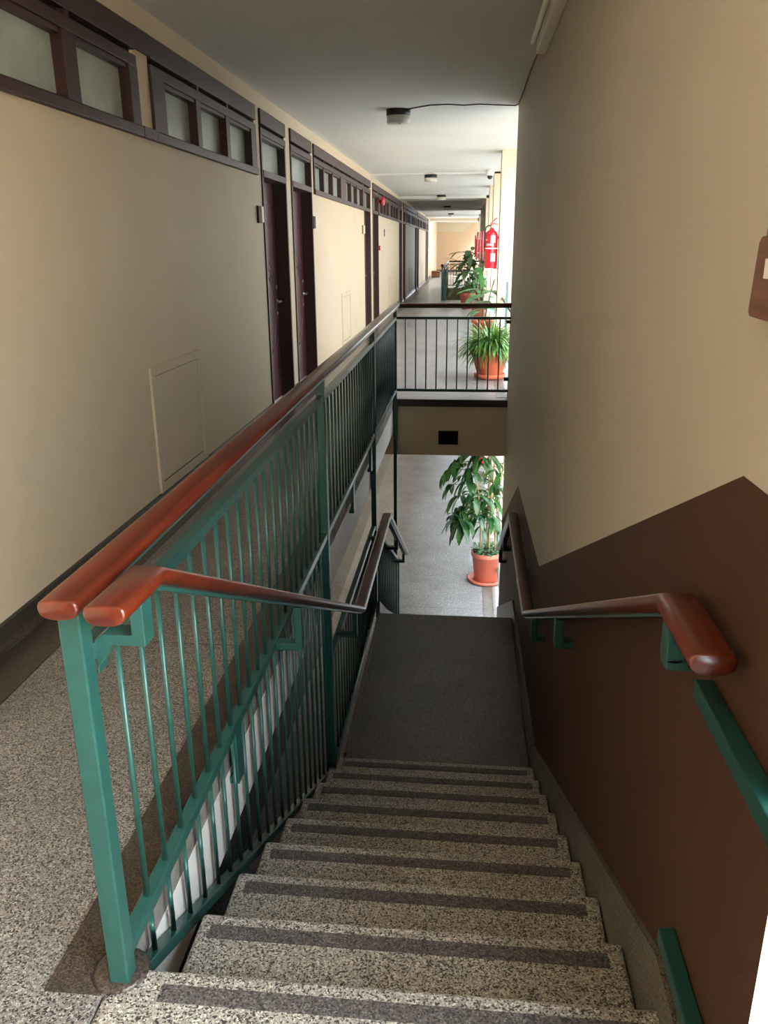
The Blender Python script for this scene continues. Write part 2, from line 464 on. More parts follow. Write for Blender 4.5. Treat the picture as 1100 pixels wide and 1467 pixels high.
# borders, skirtings (trims)
mb = MB(); mb.box(WL, WL+.235, YB, 43.9, .0, .004); struct(mb.build('trim_floor_border', M_DARK), 'dark polished floor border along the left wall')
gaps = [0] + [x for dd in doors for x in dd]
segs = [(YB, doors[0][0])] + [(doors[i][1], doors[i+1][0]) for i in range(len(doors)-1)] + [(doors[-1][1], 43.9)]
for a, b in segs:
    mb = MB()
    prof = [(.0, .003), (.045, .003), (.026, .012), (.018, .03), (.016, .105), (.0, .11)]
    v = [(WL+p[0], a, p[1]) for p in prof] + [(WL+p[0], b, p[1]) for p in prof]
    k = len(prof)
    mb.add(v, [tuple(range(k)), tuple(range(2*k-1, k-1, -1))] + [(i, i+k, (i+1) % k+k, (i+1) % k) for i in range(k)])
    struct(mb.build('baseboard_left', M_DARK))
mb = MB(); mb.prism_z([(-.925, 1.335), (WELL, 1.335), (WELL, YE+.18), (-.925, YE+.18)], .0, .006)
struct(mb.build('trim_well_border', M_DARK), 'dark polished border along the stairwell edge')
# slab edge face beside the well: bare concrete above, white paint below
mb = MB()
mb.box(WELL, WELL+.006, 1.34, YE, -.115, -.0)
struct(mb.build('trim_slab_edge_bare', M_CONC), 'bare grey strip of slab edge under the floor')
mb = MB(); mb.box(WELL, WELL+.010, 1.34, YE, -.365, -.115)
struct(mb.build('trim_slab_edge_white', M_WHITE), 'white painted slab edge beside the stairs')
mb = MB(); mb.box(WL, WL+.235, 0, 43.9, LOW, LOW+.004); struct(mb.build('trim_floor_border_lower', M_DARK2))
mb = MB(); mb.box(.33, .475, 9.05, 43.9, LOW, LOW+.004); struct(mb.build('trim_floor_strip_lower', M_SKIRT))
mb = MB(); mb.box(.36, .475, 9.05, 43.9, 0, .004); struct(mb.build('trim_floor_strip', M_SKIRT))
mb = MB(); mb.box(WL-.2, OUT, YEND-.02, YEND, 0, .12); struct(mb.build('baseboard_far', M_DARK))
# sloping skirting on the stair wall
sk = [(YW0, .10), (1.47, .10), (4.23, -1.24), (6.52, -1.32), (9.05, -2.55), (9.05, -2.95), (6.46, LAND-.04), (4.0, LAND-.04), (1.40, -.16), (YW0, -.02)]
mb = MB(); mb.prism_x(sk, XR-.016, XR+.002); struct(mb.build('baseboard_stair', M_SKIRT), 'sloping terrazzo skirting on the stair wall')

# ------------------------------------------------------------------ staircase
st = thing('staircase', 'speckled terrazzo stairs going down between the green railing and the brown wall', 'stairs', (0, Y0, 0))
st['kind'] = 'thing'
def rel(o, p):          # parent without moving
    o.parent = p; o.location = o.location - p.location
    return o
x0, x1 = SX0, SX1-.018
for k in range(9):
    yb = Y0+GO*k; ya = yb-GO
    mb = MB()
    if k == 0: mb.prism_x([(1.12, -.30), (1.12, 0), (yb, 0), (yb, -.04), (yb-.02, -.19), (yb-.02, -.30)], WELL+.002, x1+.016)
    else: mb.prism_x([(ya-.019, -RI*k-.30), (ya-.019, -RI*k), (yb, -RI*k), (yb, -RI*k-.04), (yb-.02, -RI*k-RI-.03), (yb-.02, -RI*k-.30)], x0, x1)
    o = rel(mb.build('step', M_STEP, bevel=.014, seg=3), st)
    mb = MB(); z = -RI*k
    mb.box(x0+.035, x1-.045, yb-.088, yb-.042, z-.004, z+.0015)
    s_ = mb.build('anti_slip_strip', M_STRIP); s_.parent = o; s_.location = -st.location - o.location + Vector((0,0,0))
    s_.location = (0,0,0)
# half landing
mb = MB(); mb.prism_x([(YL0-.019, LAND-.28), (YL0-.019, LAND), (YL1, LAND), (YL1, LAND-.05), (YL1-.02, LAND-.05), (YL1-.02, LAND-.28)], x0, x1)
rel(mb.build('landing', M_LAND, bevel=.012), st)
mb = MB(); mb.box(x0-.008, x0+.012, YL0+.25, YL1+.0, LAND-.12, LAND+.012)
rel(mb.build('landing_kerb', M_SKIRT), st)
mb = MB(); mb.prism_x([(1.13, -.302), (Y0+.2, -.302), (YL0+.1, LAND-.281), (YL1-.03, LAND-.281), (YL1-.03, LAND-.36), (YL0-.1, LAND-.42), (1.13, -.45)], x0+.03, x1-.002)
rel(mb.build('waist_slab', M_CREAM), st)
R2 = (LAND-LOW)/11; G2 = .285
for k in range(1, 11):
    yb = YL1+G2*k
    mb = MB(); mb.prism_x([(yb-G2-.019, LAND-R2*k-.32), (yb-G2-.019, LAND-R2*k), (yb, LAND-R2*k), (yb, LAND-R2*k-.04), (yb-.02, LAND-R2*k-R2), (yb-.02, max(LOW+.001, LAND-R2*k-.32))] if k < 10 else
        [(yb-G2-.019, LOW+.001), (yb-G2-.019, LAND-R2*k), (yb, LAND-R2*k), (yb-.02, LOW+.001)], x0, x1)
    rel(mb.build('step', M_STEP), st)
mb = MB(); mb.prism_x([(YL1+.01, LAND-.05), (YL1+.02, LAND+.10), (YL1+11*G2-.25, LOW+.12), (YL1+11*G2-.25, LOW+.002), (YL1+9*G2, LOW+.002)], x0-.03, x0+.004)
rel(mb.build('stringer', M_SKIRT), st)

# ------------------------------------------------------------------ railings
HR = [(.040,.006),(.038,.012),(.032,.0165),(.024,.018),(0,.0185),(-.024,.018),(-.032,.0165),(-.038,.012),(-.040,.006)]
HR += [(-.0395,-.001),(-.036,-.009),(-.028,-.0145),(-.015,-.0175),(0,-.0185),(.015,-.0175),(.028,-.0145),(.036,-.009),(.0395,-.001)]
HR = [(a, b*1.1) for a, b in HR]
def wood_rail(name, path, parent, mat=M_WOOD, prof=HR, cap=(True, True)):
    P = [Vector(p) for p in path]
    sc = [1]*len(P)
    if cap[0]:
        t = (P[0]-P[1]).normalized()
        P = [P[0]+t*.007, P[0]+t*.005] + P; sc = [.86, .96] + sc
    if cap[1]:
        t = (P[-1]-P[-2]).normalized()
        P = P + [P[-1]+t*.005, P[-1]+t*.007]; sc = sc + [.96, .86]
    mb = MB(); mb.sweep(P, prof, smooth=True, scales=sc)
    o = mb.build(name, mat)
    if parent is not None: rel(o, parent)
    try:
        o.data.set_sharp_from_angle(angle=math.radians(50))
    except Exception: pass
    return o
def bar(name, a, b, w, h, mat, parent, bevel=.003):
    mb = MB(); mb.sweep([a, b], rect(w, h))
    return rel(mb.build(name, mat, bevel=bevel), parent)
def post(name, x, y, z0, z1, w, mat, parent):
    mb = MB(); mb.box(x-w/2, x+w/2, y-w/2, y+w/2, z0, z1)
    return rel(mb.build(name, mat, bevel=.004), parent)
# unit baluster, shared mesh
ub = MB(); ub.lathe([(0,0),(.0075,0),(.0075,1),(0,1)], seg=8)
UB = None
def baluster(x, y, z0, z1, parent, name='baluster'):
    global UB
    if UB is None:
        UB = ub.build(name, M_GREEN); UB.parent = parent; o = UB
    else:
        o = UB.copy(); COL.objects.link(o); o.parent = parent
    o.location = Vector((x, y, z0)) - parent.location
    o.scale = (1, 1, z1-z0)
    return o

SUB, MID = .835, .065            # sub rail and mid rail heights (centres)
GY = [1.385]
def tz(z, y): return z + .0056*(y-GY[0])
def guard(loc_y0, y1, label, cross_to, detail=True):
    g = thing('guard_railing', label, 'railing', (XG, loc_y0, 0))
    y0 = loc_y0; GY[0] = y0
    wood_rail('handrail', [(XG+.018, y0-.082, .982), (XG+.018, y1, 1.016), (cross_to, y1, 1.016)], g, cap=(True, False))
    mb = MB(); mb.sweep([(XG+.018, y0-.02, .957), (XG+.018, y1, .991), (cross_to, y1, .991)], rect(.040, .012)); rel(mb.build('handrail_flat', M_GREEN), g)
    bar('sub_rail', (XG, y0, tz(SUB, y0)), (XG, y1, tz(SUB, y1)), .036, .034, M_GREEN, g)
    bar('bottom_rail', (XG, y0, tz(MID, y0)), (XG, y1, tz(MID, y1)), .036, .036, M_GREEN, g)
    bar('sub_rail', (XG, y1, tz(SUB, y1)+.004), (cross_to, y1, tz(SUB, y1)+.004), .036, .028, M_GREEN, g)
    bar('bottom_rail', (XG, y1, tz(MID, y1)), (cross_to, y1, tz(MID, y1)), .036, .028, M_GREEN, g)
    post('post', XG, y0, -.01, .966, .046, M_GREEN, g)
    for zz in (tz(SUB, y1)-.035, .235):
        mb = MB(); mb.box(cross_to-.05, cross_to+.001, y1-.02, y1+.05, zz-.018, zz+.018); rel(mb.build('wall_fixing', M_GREEN, bevel=.002), g)
    return g
g = guard(1.385, 8.87, 'long green guard railing with red wood handrail around the near stairwell', XR)
GUARD = g
post('post', XG, 4.22, -1.53, .978, .044, M_GREEN, g)
post('post', XG, 6.67, -1.53, .990, .044, M_GREEN, g)
post('post', XG, 8.87, -2.95, .998, .040, M_GREEN, g)
y = 1.385+.168
while y < 8.80:
    if min(abs(y-4.22), abs(y-6.67)) > .045: baluster(XG, y, tz(MID, y)+.015, tz(SUB, y)-.015, g)
    y += .125
for i in range(1, 11):
    x = XG + (XR-XG)*i/11
    baluster(x, 8.87, tz(MID, 8.87)+.012, tz(SUB, 8.87)-.008, g)
for yy in (2.355, 3.47, 5.36, 6.45):        # hanging fixing plates on the slab edge
    mb = MB(); mb.box(XG-.011, XG+.011, yy-.035, yy+.035, -.16, .05); mb.box(WELL+.008, XG-.011, yy-.035, yy+.035, -.16, -.135)
    rel(mb.build('fixing_plate', M_GREEN, bevel=.002), g)
mb = MB()                                   # gusset + pad at foot of near post
mb.lathe([(0, .002), (.06, .002), (.066, .007), (.056, .012), (0, .012)], (XG-.012, 1.40, 0), 24)
rel(mb.build('base_pad', M_DARK), g)

# stair railing under the guard: sloping bottom rail, wood handrail carried on brackets, landing and lower flight
s = thing('stair_railing', 'green stair balustrade with red wood handrail on the open left side of the stairs', 'railing', (XG, 1.46, 0))
HX = -.645; HC_ = -.63
hp = [(HC_, 1.262, .994), (HC_, 1.462, .988), (HC_, 4.667, -.585), (HC_, 6.52, -.570), (HC_, 8.74, -1.77)]
wood_rail('handrail', hp, s)
# flat steel under the handrail
mb = MB(); mb.sweep([(HC_, 1.49, .950), (HC_, 4.667, -.609), (HC_, 6.52, -.594), (HC_, 8.70, -1.775)], rect(.034, .010)); rel(mb.build('handrail_flat', M_GREEN), s)
bar('bottom_rail', (XG, 1.40, -.035), (XG, 4.22, -1.465), .036, .034, M_GREEN, s)
bar('bottom_rail', (XG, 4.22, -1.475), (XG, 6.67, -1.475), .034, .030, M_GREEN, s)
bar('sub_rail', (XG, 4.22, -.71), (XG, 6.60, -.71), .036, .034, M_GREEN, s)
bar('sub_rail', (XG, 6.60, -.71), (XG, 9.14, -2.015), .036, .034, M_GREEN, s)
post('post', XG, 9.15, LOW, -1.99, .044, M_GREEN, s)
bar('bottom_rail', (XG, 6.67, -1.475), (XG, 9.15, -2.80), .034, .030, M_GREEN, s)
zrail = lambda yy: -.035 + (yy-1.40)*(-1.43/2.82)
y = 1.385+.168
while y < 4.17:
    zz = zrail(y)+.014
    if zz < MID-.03: baluster(XG, y+.006, zz, tz(MID, y)-.012, s)
    y += .125
y = 4.22+.12
while y < 6.62:
    baluster(XG, y, -1.465, -.72, s); y += .112
y = 6.67+.12
while y < 9.1:
    zt = -.72-(max(0, y-6.60))*.5138; zb = -1.475-(y-6.67)*.534
    baluster(XG, y, zb, zt, s); y += .125
def s_bracket(y, zt, zh, parent, xa=XG, xb=HX, mat=M_GREEN, w=.030, d=.05):
    """flat bar: out from the frame at zh, then up to the handrail underside zt"""
    mb = MB()
    pts = [(xa, zh), (xb, zh), (xb, zt)]
    mb.box(min(xa, xb)-.0, max(xa, xb)+w/2, y-d/2, y+d/2, zh-w/2, zh+w/2)
    if xb > xa: mb.box(xb-w/2, xb+w/2, y-d/2, y+d/2, zh+w/2, zt)
    else: mb.box(xb-w/2, xb+w/2, y-d/2, y+d/2, zh+w/2, zt)
    return rel(mb.build('bracket', mat, bevel=.003), parent)
# near bracket: gusset from the post, flat arm, upright
mb = MB()
ya, yb = 1.425, 1.475
poly = [(XG+.018, .865), (XG+.045, .862), (XG+.062, .868), (HX+.018, .868), (HX+.018, .945-.03), (HX-.018, .945-.03), (HX-.018, .898), (XG+.055, .898), (XG+.018, .925)]
poly = [(XG+.015, .775), (XG+.022, .800), (XG+.038, .822), (XG+.052, .846), (HX+.012, .846), (HX+.012, .972), (HX-.016, .972), (HX-.016, .870), (XG+.046, .870), (XG+.036, .872), (XG+.015, .856)]
nn = len(poly)
mb.add([(p[0], ya, p[1]) for p in poly] + [(p[0], yb, p[1]) for p in poly],
       [tuple(range(nn)), tuple(range(2*nn-1, nn-1, -1))] + [(i, (i+1) % nn, (i+1) % nn+nn, i+nn) for i in range(nn)])
rel(mb.build('bracket', M_GREEN, bevel=.002), s)
hz = lambda yy: .988-.024 + (yy-1.462)*(-1.573/3.205)
s_bracket(2.93, hz(2.93), .068, s)
s_bracket(4.55, hz(4.55), -.70, s)
s_bracket(6.3, -.60, -.70, s)
s_bracket(7.7, -1.225, -1.31, s)
s_bracket(8.62, -1.725, -1.82, s)

# wall handrail on the brown wall
w = thing('wall_handrail', 'red wood handrail on green brackets fixed to the brown stair wall', 'handrail', (.40, 1.3, 0))
RX = .418
wood_rail('handrail', [(RX, 1.232, .962), (RX, 1.475, .960), (RX, 4.52, -.505), (RX, 6.33, -.475), (RX, 7.98, -1.40)], w)
mb = MB(); mb.sweep([(RX, 1.50, .925), (RX, 4.52, -.530), (RX, 6.33, -.498), (RX, 7.95, -1.415)], rect(.034, .008)); rel(mb.build('handrail_flat', M_GREEN), w)
for yy, zz in ((1.46, .935), (3.1, .145), (4.1, -.335), (5.3, -.525), (6.25, -.51), (7.2, -.99), (7.9, -1.39)):
    mb = MB()
    mb.box(RX-.020, RX+.016, yy-.025, yy+.025, zz-(.085 if yy < 1.5 else .105), zz)
    mb.box(RX-.018, XR+.001, yy-.025, yy+.025, zz-(.100 if yy < 1.5 else .125), zz-(.075 if yy < 1.5 else .095))
    rel(mb.build('bracket', M_GREEN, bevel=.003), w)

# open-side balustrades: two green rails per bay
def bay_rails(ya, yb, z, label, group='green two-bar railings in the open side'):
    t = thing('bay_railing', label, 'railing', (XR, ya, z))
    for zz, ye in ((.83, yb), (.215, yb+.03)):
        mb = MB(); mb.sweep([(XR-.018, ya, z+zz), (XR-.018, ye, z+zz)], rect(.034, .038)); rel(mb.build('rail', M_DKGREEN, bevel=.003), t)
    for yy in (ya+.5, (ya+yb)/2, yb-.5):
        mb = MB(); mb.box(XR+.0, XR+.038, yy-.019, yy+.019, z, z+1.05); rel(mb.build('post', M_GREEN, bevel=.003), t)
    mb = MB(); mb.box(XR+.0, XR+.036, ya+.4, yb-.4, z+1.05, z+1.09); rel(mb.build('top_rail', M_GREEN, bevel=.003), t)
    return t
bay_rails(-1.25, 1.385, 0, 'green two-bar railing ending on the brown wall beside the near handrail')
def bay_simple(ya, yb, z, label):
    t = thing('bay_railing', label, 'railing', (XR, ya, z))
    for zz in (.83, .215):
        mb = MB(); mb.box(XR+.07, XR+.105, ya, yb, z+zz-.02, z+zz+.02); rel(mb.build('rail', M_DKGREEN, bevel=.003), t)
    for yy in (ya+.55, yb-.5):
        mb = MB(); mb.box(XR+.106, XR+.145, yy-.019, yy+.019, z+.001, z+1.10); rel(mb.build('post', M_GREEN, bevel=.003), t)
bay_simple(9.06, 13.09, 0, 'green two-bar railing behind the spider plant pot at the wall end')
bay_simple(9.06, 13.09, LOW, 'green two-bar railing on the lower storey behind the tall potted plant')

# second stairwell far down the corridor
g2 = guard(W2A, W2B, 'green guard railing around the second stairwell at the far end of the corridor', XR)
post('post', XG, 28.3, -.3, .985, .044, M_GREEN, g2); post('post', XG, 30.8, -.3, .99, .044, M_GREEN, g2); post('post', XG, W2B, -.3, 1.0, .044, M_GREEN, g2)
mb = MB(); mb.lathe([(0,.99),(.035,.99),(.05,1.02),(.035,1.06),(0,1.07)], (XG, W2A-.04, 0), 12); rel(mb.build('post_cap', M_BLACK), g2)
y = W2A+.15
while y < W2B-.05:
    baluster(XG, y, tz(MID, y), tz(SUB, y), g2); y += .125
for i in range(1, 11):
    baluster(XG+(XR-XG)*i/11, W2B, tz(MID, W2B), tz(SUB, W2B), g2)
post('newel_post', XG+.09, W2A+.02, -.1, .92, .10, M_GREEN, g2)

# ------------------------------------------------------------------ doors and windows on the left wall
XP = WL-.045
ORD = ['nearest', 'second', 'third', 'fourth', 'fifth', 'sixth', 'seventh', 'eighth', 'ninth', 'farthest']
def ring(mb, y0, y1, z0, z1, w, xa, xb):
    mb.box(xa, xb, y0, y0+w, z0, z1); mb.box(xa, xb, y1-w, y1, z0, z1)
    mb.box(xa, xb, y0+w, y1-w, z1-w, z1); mb.box(xa, xb, y0+w, y1-w, z0, z0+w)
def head_boards(mb, y0, y1, cuts):
    """top board, slot, lower rail over the panes"""
    xf = WL+.022
    mb.box(WL-.12, xf, y0, y1, 2.69, 2.815)
    mb.box(WL-.12, xf-.004, y0, y1, 2.60, 2.66)
    mb.box(WL-.12, xf-.016, y0, y1, 2.575, 2.60)
    for c in cuts: mb.box(WL-.10, xf-.002, c-.02, c+.02, 2.655, 2.695)
def window(i, y0, y1, panes):
    t = thing('window_%d' % (i+1), '%s row of high frosted panes in dark timber on the left wall' % ['nearest', 'second', 'third', 'fourth', 'fifth', 'farthest'][i], 'window', (WL, y0, WIN_BOT), kind='structure')
    mb = MB()
    head_boards(mb, y0, y1, [(a[1]+b[0])/2 for a, b in zip(panes[:-1], panes[1:])])
    mb.box(WL-.12, WL+.02, y0, panes[0][0], 2.29, 2.60)
    mb.box(WL-.12, WL+.02, panes[-1][1], y1, 2.29, 2.60)
    rel(mb.build('window_frame', M_FRAME, bevel=.003), t)
    mb = MB(); mb.box(WL-.11, WL-.02, y0+.002, y1-.002, 2.662, 2.688); rel(mb.build('vent_slot', M_VENT), t)
    mb = MB(); mb.prism_z([(WL-.12, y0), (WL+.032, y0), (WL+.032, y1), (WL-.12, y1)], 2.235, 2.295)
    rel(mb.build('window_sill', M_FRAME, bevel=.008), t)
    for a, b in zip(panes[:-1], panes[1:]):
        mb = MB(); mb.box(WL-.12, WL+.016, a[1], b[0], 2.29, 2.60)
        rel(mb.build('mullion', M_FRAME, bevel=.003), t)
    for a, b in panes:
        mb = MB(); mb.box(XP-.012, XP, a-.005, b+.005, 2.285, 2.585)
        rel(mb.build('pane', M_PANE), t)
for i, (a, b, p) in enumerate(wins): window(i, a, b, p)
# cream pier between the first two windows, and the boards that run across it
mb = MB(); mb.box(WL-.001, WL+.022, 5.041, 5.259, 2.70, 2.815); struct(mb.build('trim_window_head', M_FRAME))
mb = MB(); mb.box(WL-.001, WL+.032, 5.041, 5.259, 2.235, 2.295); struct(mb.build('trim_window_sill', M_FRAME))

def arc(mb, cy, cz, r, a0, a1, x, w=.012, n=14, sq=1.0):
    pts = [(x, cy+r*sq*math.cos(math.radians(a0+(a1-a0)*i/n)), cz+r*math.sin(math.radians(a0+(a1-a0)*i/n))) for i in range(n+1)]
    mb.tube(pts, w/2, 6, up=(1,0,0))
def door(i, y0, y1, detail):
    t = thing('door_%d' % (i+1), 'maroon timber door with frosted transom, %s along the left wall' % ORD[i], 'door', (WL, y0, 0), kind='structure')
    j = .045; xd = WL-.125
    mb = MB()
    mb.box(WL-.22, WL+.014, y0, y0+j, .0, 2.60); mb.box(WL-.22, WL+.014, y1-j, y1, .0, 2.60)
    head_boards(mb, y0, y1, [])
    mb.box(WL-.22, WL+.020, y0+j, y1-j, 2.24, 2.30)
    rel(mb.build('door_frame', M_FRAME, bevel=.003), t)
    mb = MB(); mb.box(WL-.11, WL-.02, y0+.002, y1-.002, 2.662, 2.688); rel(mb.build('vent_slot', M_VENT), t)
    mb = MB(); mb.box(WL-.075, WL-.063, y0+j, y1-j, 2.29, 2.60); rel(mb.build('transom_pane', M_PANE), t)
    mb = MB(); mb.box(WL-.22, WL-.076, y0+j, y1-j, 2.6, 2.7); rel(mb.build('transom_backing', M_FRAME), t)
    mb = MB(); mb.box(xd-.04, xd, y0+j+.003, y1-j-.003, .012, 2.237)
    leaf = rel(mb.build('door_leaf', M_DOOR, bevel=.003), t)
    yc = (y0+y1)/2; ww = (y1-y0)/2-j-.10
    mb = MB()
    X = xd+.002
    ring(mb, yc-ww, yc+ww, .20, 2.05, .018, xd-.004, xd+.006)
    if detail:
        arc(mb, yc, 1.12, ww*.95, 20, 160, X-.001, .011); arc(mb, yc, 1.04, ww*.95, 20, 160, X-.001, .011)
        arc(mb, yc-.05, .98, ww*1.05, -60, 60, X-.001, .011); arc(mb, yc-.12, .92, ww*1.15, -60, 60, X-.001, .011)
        mb.box(xd-.002, xd+.008, yc-ww, yc+ww, .42, .438)
    o = mb.build('moulding', M_DOOR); o.parent = leaf; o.location = -leaf.location - t.location
    o.location = (0,0,0)
    yh = y1-j-.07 if i % 2 else y1-j-.07
    mb = MB()
    mb.lathe([(0,0),(.022,0),(.022,.008),(0,.008)], (xd, yh, 1.20), 12, axis='x')
    mb.lathe([(0,0),(.026,0),(.026,.008),(.010,.012),(.010,.05),(0,.05)], (xd, yh, 1.05), 12, axis='x')
    mb.box(xd+.042, xd+.055, yh-.11, yh+.012, 1.04, 1.06)
    mb.lathe([(0,0),(.022,0),(.022,.008),(0,.008)], (xd, yh, .92), 12, axis='x')
    o = mb.build('door_handle', M_METAL); o.parent = leaf
    mb = MB(); mb.lathe([(0,0),(.011,0),(.011,.006),(0,.006)], (xd, yc, 1.62), 10, axis='x')
    o = mb.build('peephole', M_METAL); o.parent = leaf
for i, (a, b) in enumerate(doors): door(i, a, b, i < 4)

# access hatches
HATCH = [(4.82, 5.79), (12.85, 13.80), (20.6, 21.5), (28.4, 29.4), (36.0, 37.0)]
for i, (a, b) in enumerate(HATCH):
    t = thing('access_hatch', 'cream framed access hatch low on the left wall, %s' % ['nearest the railing end', 'under the third window row', 'under the fourth window row', 'under the fifth window row', 'under the farthest window row'][i], 'hatch', (WL, a, .11), group='access hatches in the left wall')
    mb = MB(); ring(mb, a, b, .112, .912, .055, WL-.002, WL+.016); rel(mb.build('hatch_frame', M_CREAM, bevel=.003), t)
    mb = MB(); mb.box(WL-.002, WL+.007, a+.063, b-.063, .178, .850); rel(mb.build('hatch_panel', M_CREAM, bevel=.002), t)
    mb = MB()
    mb.box(WL-.001, WL+.0015, a+.054, b-.054, .166, .860); rel(mb.build('gap_shadow_line', M_DKSTONE), t)
    mb = MB(); mb.box(WL+.006, WL+.012, a+.085, a+.095, .24, .32); rel(mb.build('latch', M_METAL), t)

# small wall boxes near the doors
for i, (y, lab) in enumerate(((7.80, 'small cream box on the wall just before the nearest door'), (10.60, 'small cream box on the wall just after the second door'), (15.62, 'small cream box on the wall just before the third door'), (19.7, 'small cream box on the wall beyond the red alarm bell'))):
    t = thing('wall_box', lab, 'electrical box', (WL, y, 1.82), group='small cream electrical boxes by the doors')
    mb = MB(); mb.box(WL-.001, WL+.016, y-.05, y+.05, 1.825, 1.975); rel(mb.build('back_plate', M_DKSTONE), t)
    mb = MB(); mb.box(WL+.015, WL+.045, y-.042, y+.042, 1.830, 1.970); rel(mb.build('cover', M_PLASTIC, bevel=.004), t)

# red alarm bell with conduit and call point
t = thing('alarm_bell', 'red round alarm bell high on the left wall beside the fourth door', 'alarm bell', (WL, 18.42, 2.5))
mb = MB(); mb.lathe([(0,0),(.03,0),(.03,.05),(.10,.06),(.10,.085),(.07,.12),(0,.13)], (WL+.02, 18.42, 2.52), 24, axis='x'); rel(mb.build('gong', M_RED), t)
mb = MB(); mb.box(WL+.0, WL+.03, 18.38, 18.46, 2.46, 2.58); rel(mb.build('base', M_RED), t)
t2 = thing('conduit', 'thin cream conduit dropping from the red alarm bell', 'conduit', (WL, 18.42, 1.6))
mb = MB(); mb.box(WL-.001, WL+.016, 18.41, 18.43, 1.62, 2.46); rel(mb.build('duct', M_PLASTIC), t2)
t = thing('call_point', 'small red fire call point on the wall below the alarm bell', 'call point', (WL, 18.42, 1.5))
mb = MB(); mb.box(WL-.001, WL+.045, 18.37, 18.47, 1.52, 1.62); rel(mb.build('housing', M_RED, bevel=.004), t)
mb = MB(); mb.box(WL+.044, WL+.047, 18.39, 18.45, 1.54, 1.60); rel(mb.build('break_glass', M_LABEL), t)

# window in the left wall of the far lobby: white framed, open to the sky
t = thing('window_7', 'bright lobby window at the far end of the left wall', 'window', (WL, 44.0, .98), kind='structure')
mb = MB(); ring(mb, 44.0, 46.4, .98, 2.75, .06, WL-.12, WL-.04); mb.box(WL-.12, WL-.04, 45.17, 45.23, 1.04, 2.69); rel(mb.build('window_frame', M_WHITE), t)

# ------------------------------------------------------------------ ceiling fittings
lamp_pos = [9.2, 16.98, 23.7, 30.3, 37.2]
LN = ['first round ceiling lamp with black base and cracked white drum, nearest the camera', 'second round black and white ceiling lamp down the corridor', 'third round black and white ceiling lamp down the corridor', 'fourth round ceiling lamp down the corridor', 'fifth and farthest round ceiling lamp']
def ceiling_lamp(y, z, lab):
    t = thing('ceiling_lamp', lab, 'ceiling light', (-.745, y, z), group='round ceiling lamps along the corridor')
    mb = MB(); mb.lathe([(0,0),(.125,0),(.125,-.055),(.118,-.06),(0,-.06)], (-.745, y, z+.001), 36); rel(mb.build('base', M_BLACK), t)
    mb = MB(); mb.lathe([(.11,-.055),(.122,-.062),(.122,-.120),(.112,-.132),(0,-.135)], (-.745, y, z), 36); rel(mb.build('diffuser', M_OPAL), t)
    mb = MB(); mb.lathe([(0,-.134),(.012,-.134),(.014,-.143),(0,-.146)], (-.745+.02, y-.06, z), 10); rel(mb.build('screw', M_METAL), t)
for i, y in enumerate(lamp_pos): ceiling_lamp(y, CEIL if y < 16.9 else CEIL-.03, LN[i])
# dome camera by the first piers
t = thing('ceiling_camera', 'white dome camera hanging in the ceiling corner by the piers', 'security camera', (.385, 16.5, CEIL))
mb = MB(); mb.lathe([(0,0),(.075,0),(.075,-.075),(.062,-.10),(0,-.10)], (.385, 16.5, CEIL+.001), 28); rel(mb.build('housing', M_LABEL), t)
mb = MB(); mb.lathe([(.05,-.098),(.052,-.11),(.045,-.14),(.025,-.158),(0,-.162)], (.385, 16.5, CEIL), 24); rel(mb.build('dome', M_BLACK), t)
# tube light in the corner of wall and ceiling
t = thing('ceiling_tube_light', 'cream fluorescent batten in the corner of right wall and ceiling', 'light fitting', (XR, 4.75, 2.8))
mb = MB(); mb.prism_z([(XR-.068, 4.72), (XR-.0, 4.72), (XR-.0, 5.95), (XR-.068, 5.95)], 2.785, 2.875)
rel(mb.build('batten', M_PLASTIC, bevel=.008), t)
mb = MB(); mb.tube([(XR-.088, 4.80, 2.855), (XR-.088, 5.93, 2.855)], .016, 14, up=(0,0,1)); rel(mb.build('tube', M_LABEL), t)
for yy in (4.79, 5.94):
    mb = MB(); mb.box(XR-.104, XR-.066, yy-.012, yy+.012, 2.83, 2.878); rel(mb.build('lamp_holder', M_PLASTIC, bevel=.002), t)
mb = MB(); mb.lathe([(0,0),(.008,0),(.008,.004),(0,.004)], (XR-.04, 5.952, 2.82), 10, axis='y'); rel(mb.build('screw', M_METAL), t)
# cable from the tube light along the corner and across the ceiling to the first lamp
zc = CEIL-.006
cp = [(XR-.006, 5.96, 2.88), (XR-.006, 6.3, 2.92), (XR-.006, 7.2, zc), (XR-.006, 8.2, zc-.006), (XR-.006, 9.0, zc), (.44, 9.07, zc), (.25, 9.0, zc), (.08, 8.93, zc), (-.07, 8.98, zc), (-.22, 8.90, zc), (-.40, 8.92, zc), (-.55, 9.05, zc), (-.64, 9.14, zc)]
mb = MB(); mb.tube(cp, .0055, 6)
tag(mb.build('ceiling_cable', M_CABLE), 'thin brown cable running across the ceiling to the nearest lamp', 'cable')
# clips
# vent
t = thing('vent_grille', 'dark square vent grille on the cream beam over the lower opening', 'vent', (-.165, YE, -.43))
mb = MB(); mb.box(-.275, -.055, YE-.024, YE-.012, -.505, -.350); rel(mb.build('vent_plate', M_VENT), t)
mb = MB()
for k in range(6): mb.box(-.268, -.062, YE-.030, YE-.022, -.497+k*.024, -.485+k*.024)
rel(mb.build('louvre', M_VENT), t)
